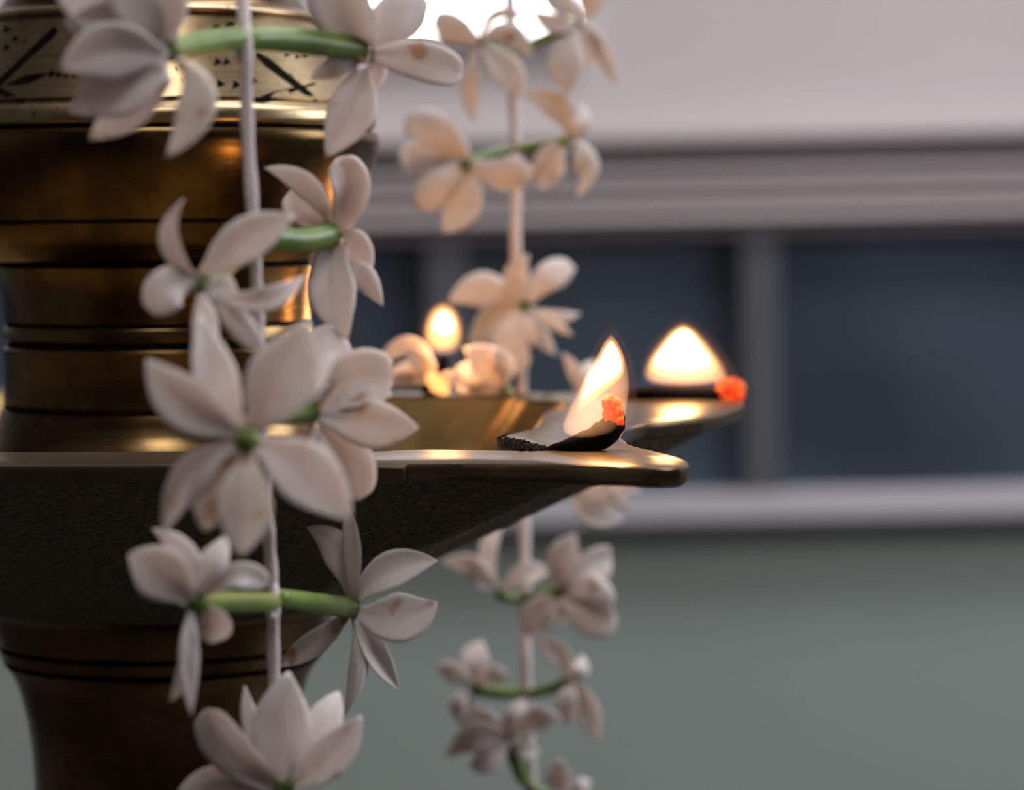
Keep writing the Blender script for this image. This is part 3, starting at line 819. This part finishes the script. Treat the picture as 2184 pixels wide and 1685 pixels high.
rf([(1104, 318), (1150, 312), (1212, 300)], 28, [
    ((1218, 295), (1188, 226), (1118, 204), 56), ((1220, 292), (1235, 260), (1215, 226), 56, {'round': 1}), ((1225, 300), (1258, 350), (1226, 424), 38),
    ((1208, 305), (1172, 345), (1172, 400), 70, {'round': 1}), ((1222, 305), (1240, 330), (1230, 372), 44)], DR - 60)
rf([(1100, 316), (1050, 328), (992, 350)], 24, [
    ((996, 340), (930, 278), (864, 282), 84, {'round': 1}), ((992, 346), (920, 340), (856, 352), 84, {'round': 1}), ((990, 355), (936, 396), (888, 440), 74, {'round': 1}),
    ((998, 360), (988, 430), (942, 498), 84), ((1005, 350), (1072, 372), (1134, 356), 74, {'round': 1}), ((998, 345), (960, 370), (930, 400), 60)], DR - 120, center=(990, 352, 15))
rf([(1104, 640), (1112, 648), (1122, 656)], 26, [
    ((1116, 645), (1100, 592), (1128, 543), 54), ((1126, 645), (1168, 592), (1226, 572), 66, {'round': 1}), ((1110, 648), (1035, 618), (955, 646), 78),
    ((1130, 656), (1185, 676), (1238, 668), 30), ((1130, 660), (1172, 684), (1222, 716), 28), ((1128, 664), (1152, 715), (1188, 758), 36),
    ((1114, 662), (1088, 730), (1118, 795), 74, {'round': 1}), ((1110, 660), (1050, 690), (1000, 735), 74), ((1122, 662), (1130, 700), (1138, 740), 30), ((1114, 655), (1070, 660), (1030, 668), 60)], DR - 60, center=(1120, 650, 12))
rf([(1112, 850), (1180, 850), (1236, 845)], 20, [((1236, 845), (1228, 800), (1198, 752), 32), ((1238, 845), (1250, 800), (1270, 770), 40)], DR - 40)
rf([(1118, 1078), (1170, 1064), (1228, 1045)], 26, [
    ((1230, 1045), (1300, 1030), (1366, 1048), 56), ((1230, 1052), (1262, 1095), (1330, 1110), 56), ((1232, 1045), (1280, 1060), (1350, 1080), 40), ((1226, 1040), (1240, 1000), (1270, 960), 50)], DR - 80)
rf([(1118, 1275), (1090, 1276), (1064, 1268)], 28, [
    ((1064, 1262), (1010, 1210), (938, 1200), 48), ((1066, 1258), (1040, 1180), (1078, 1112), 40), ((1070, 1258), (1020, 1225), (1000, 1180), 48),
    ((1070, 1262), (1120, 1225), (1176, 1222), 52), ((1062, 1265), (1030, 1240), (1010, 1240), 40)], DR - 60)
rf([(1122, 1278), (1160, 1270), (1198, 1262)], 36, [
    ((1200, 1255), (1200, 1195), (1228, 1140), 72), ((1205, 1260), (1255, 1215), (1304, 1192), 76, {'round': 1}), ((1205, 1270), (1255, 1310), (1314, 1316), 90, {'round': 1}),
    ((1198, 1272), (1150, 1310), (1128, 1358), 76), ((1206, 1264), (1260, 1262), (1300, 1246), 90, {'round': 1}), ((1200, 1270), (1210, 1300), (1230, 1335), 70)], DR - 120)
rf([(1120, 1476), (1070, 1478), (1012, 1470)], 30, [
    ((1008, 1465), (972, 1436), (926, 1416), 44), ((1012, 1462), (1010, 1415), (1028, 1366), 66), ((1018, 1465), (1050, 1440), (1088, 1448), 46),
    ((1010, 1475), (992, 1515), (1016, 1556), 52), ((1005, 1475), (980, 1500), (985, 1545), 40)], DR - 60)
rf([(1122, 1482), (1170, 1470), (1216, 1452)], 28, [
    ((1212, 1450), (1190, 1396), (1134, 1364), 50), ((1218, 1452), (1250, 1510), (1276, 1582), 54), ((1216, 1455), (1210, 1500), (1218, 1550), 46), ((1214, 1448), (1238, 1430), (1240, 1395), 40)], DR - 60)
rf([(1128, 1676), (1108, 1650), (1086, 1588)], 28, [
    ((1084, 1580), (1020, 1570), (950, 1616), 60), ((1084, 1578), (1030, 1540), (985, 1570), 60), ((1090, 1575), (1140, 1535), (1200, 1532), 56), ((1088, 1578), (1100, 1530), (1120, 1490), 60),
    ((1082, 1585), (1040, 1620), (1000, 1630), 60), ((1090, 1585), (1120, 1600), (1150, 1600), 40)], DR - 90)
rf([(1132, 1680), (1170, 1700), (1210, 1710)], 26, [((1210, 1705), (1190, 1660), (1198, 1616), 56), ((1214, 1705), (1240, 1680), (1262, 1670), 40)], DR - 60)

# loose flowers lying on the far edge of the tray
def loose(label, x, y, d, pet):
    e = empty('fallen_jasmine_flower', at(x, y, d)); tag(e, label, 'flower', 'loose flowers on the tray edge')
    bpy.context.view_layer.update()
    flower(e, [(x + 14, y + 14), (x + 7, y + 8), (x, y)], 26, d, d, pet, 90, name='flower_tube')
loose('loose white flower lying left of the small far flame, lit orange', 930, 816, 7095, [
    ((932, 800), (872, 738), (796, 792), 44, {'tw': 0.2}), ((930, 814), (865, 806), (786, 816), 40, {'tw': 0.2}), ((928, 806), (900, 772), (862, 752), 44), ((926, 812), (880, 790), (820, 800), 40), ((930, 812), (965, 806), (988, 822), 34)])
loose('loose white flower lying right of the small far flame under the thread', 1075, 828, 7100, [
    ((1072, 826), (1042, 780), (990, 742), 80, {'tw': 0.2}), ((1070, 828), (1020, 826), (968, 822), 56), ((1074, 822), (1072, 780), (1045, 745), 52), ((1066, 826), (1020, 800), (972, 784), 66)])
M_EMBER_Y = simple('yellow_ember', (0.1, 0.03, 0.0), 0.9)
M_EMBER_Y.node_tree.nodes['Principled BSDF'].inputs['Emission Color'].default_value = (1.0, 0.42, 0.12, 1)
M_EMBER_Y.node_tree.nodes['Principled BSDF'].inputs['Emission Strength'].default_value = 1.9
for x, y, r in ((924, 808, 15), (934, 820, 17), (945, 830, 13)):
    adopt(blob('glowing_ember', x, y, DF3 - 45, r, M_EMBER_Y, None), w3)
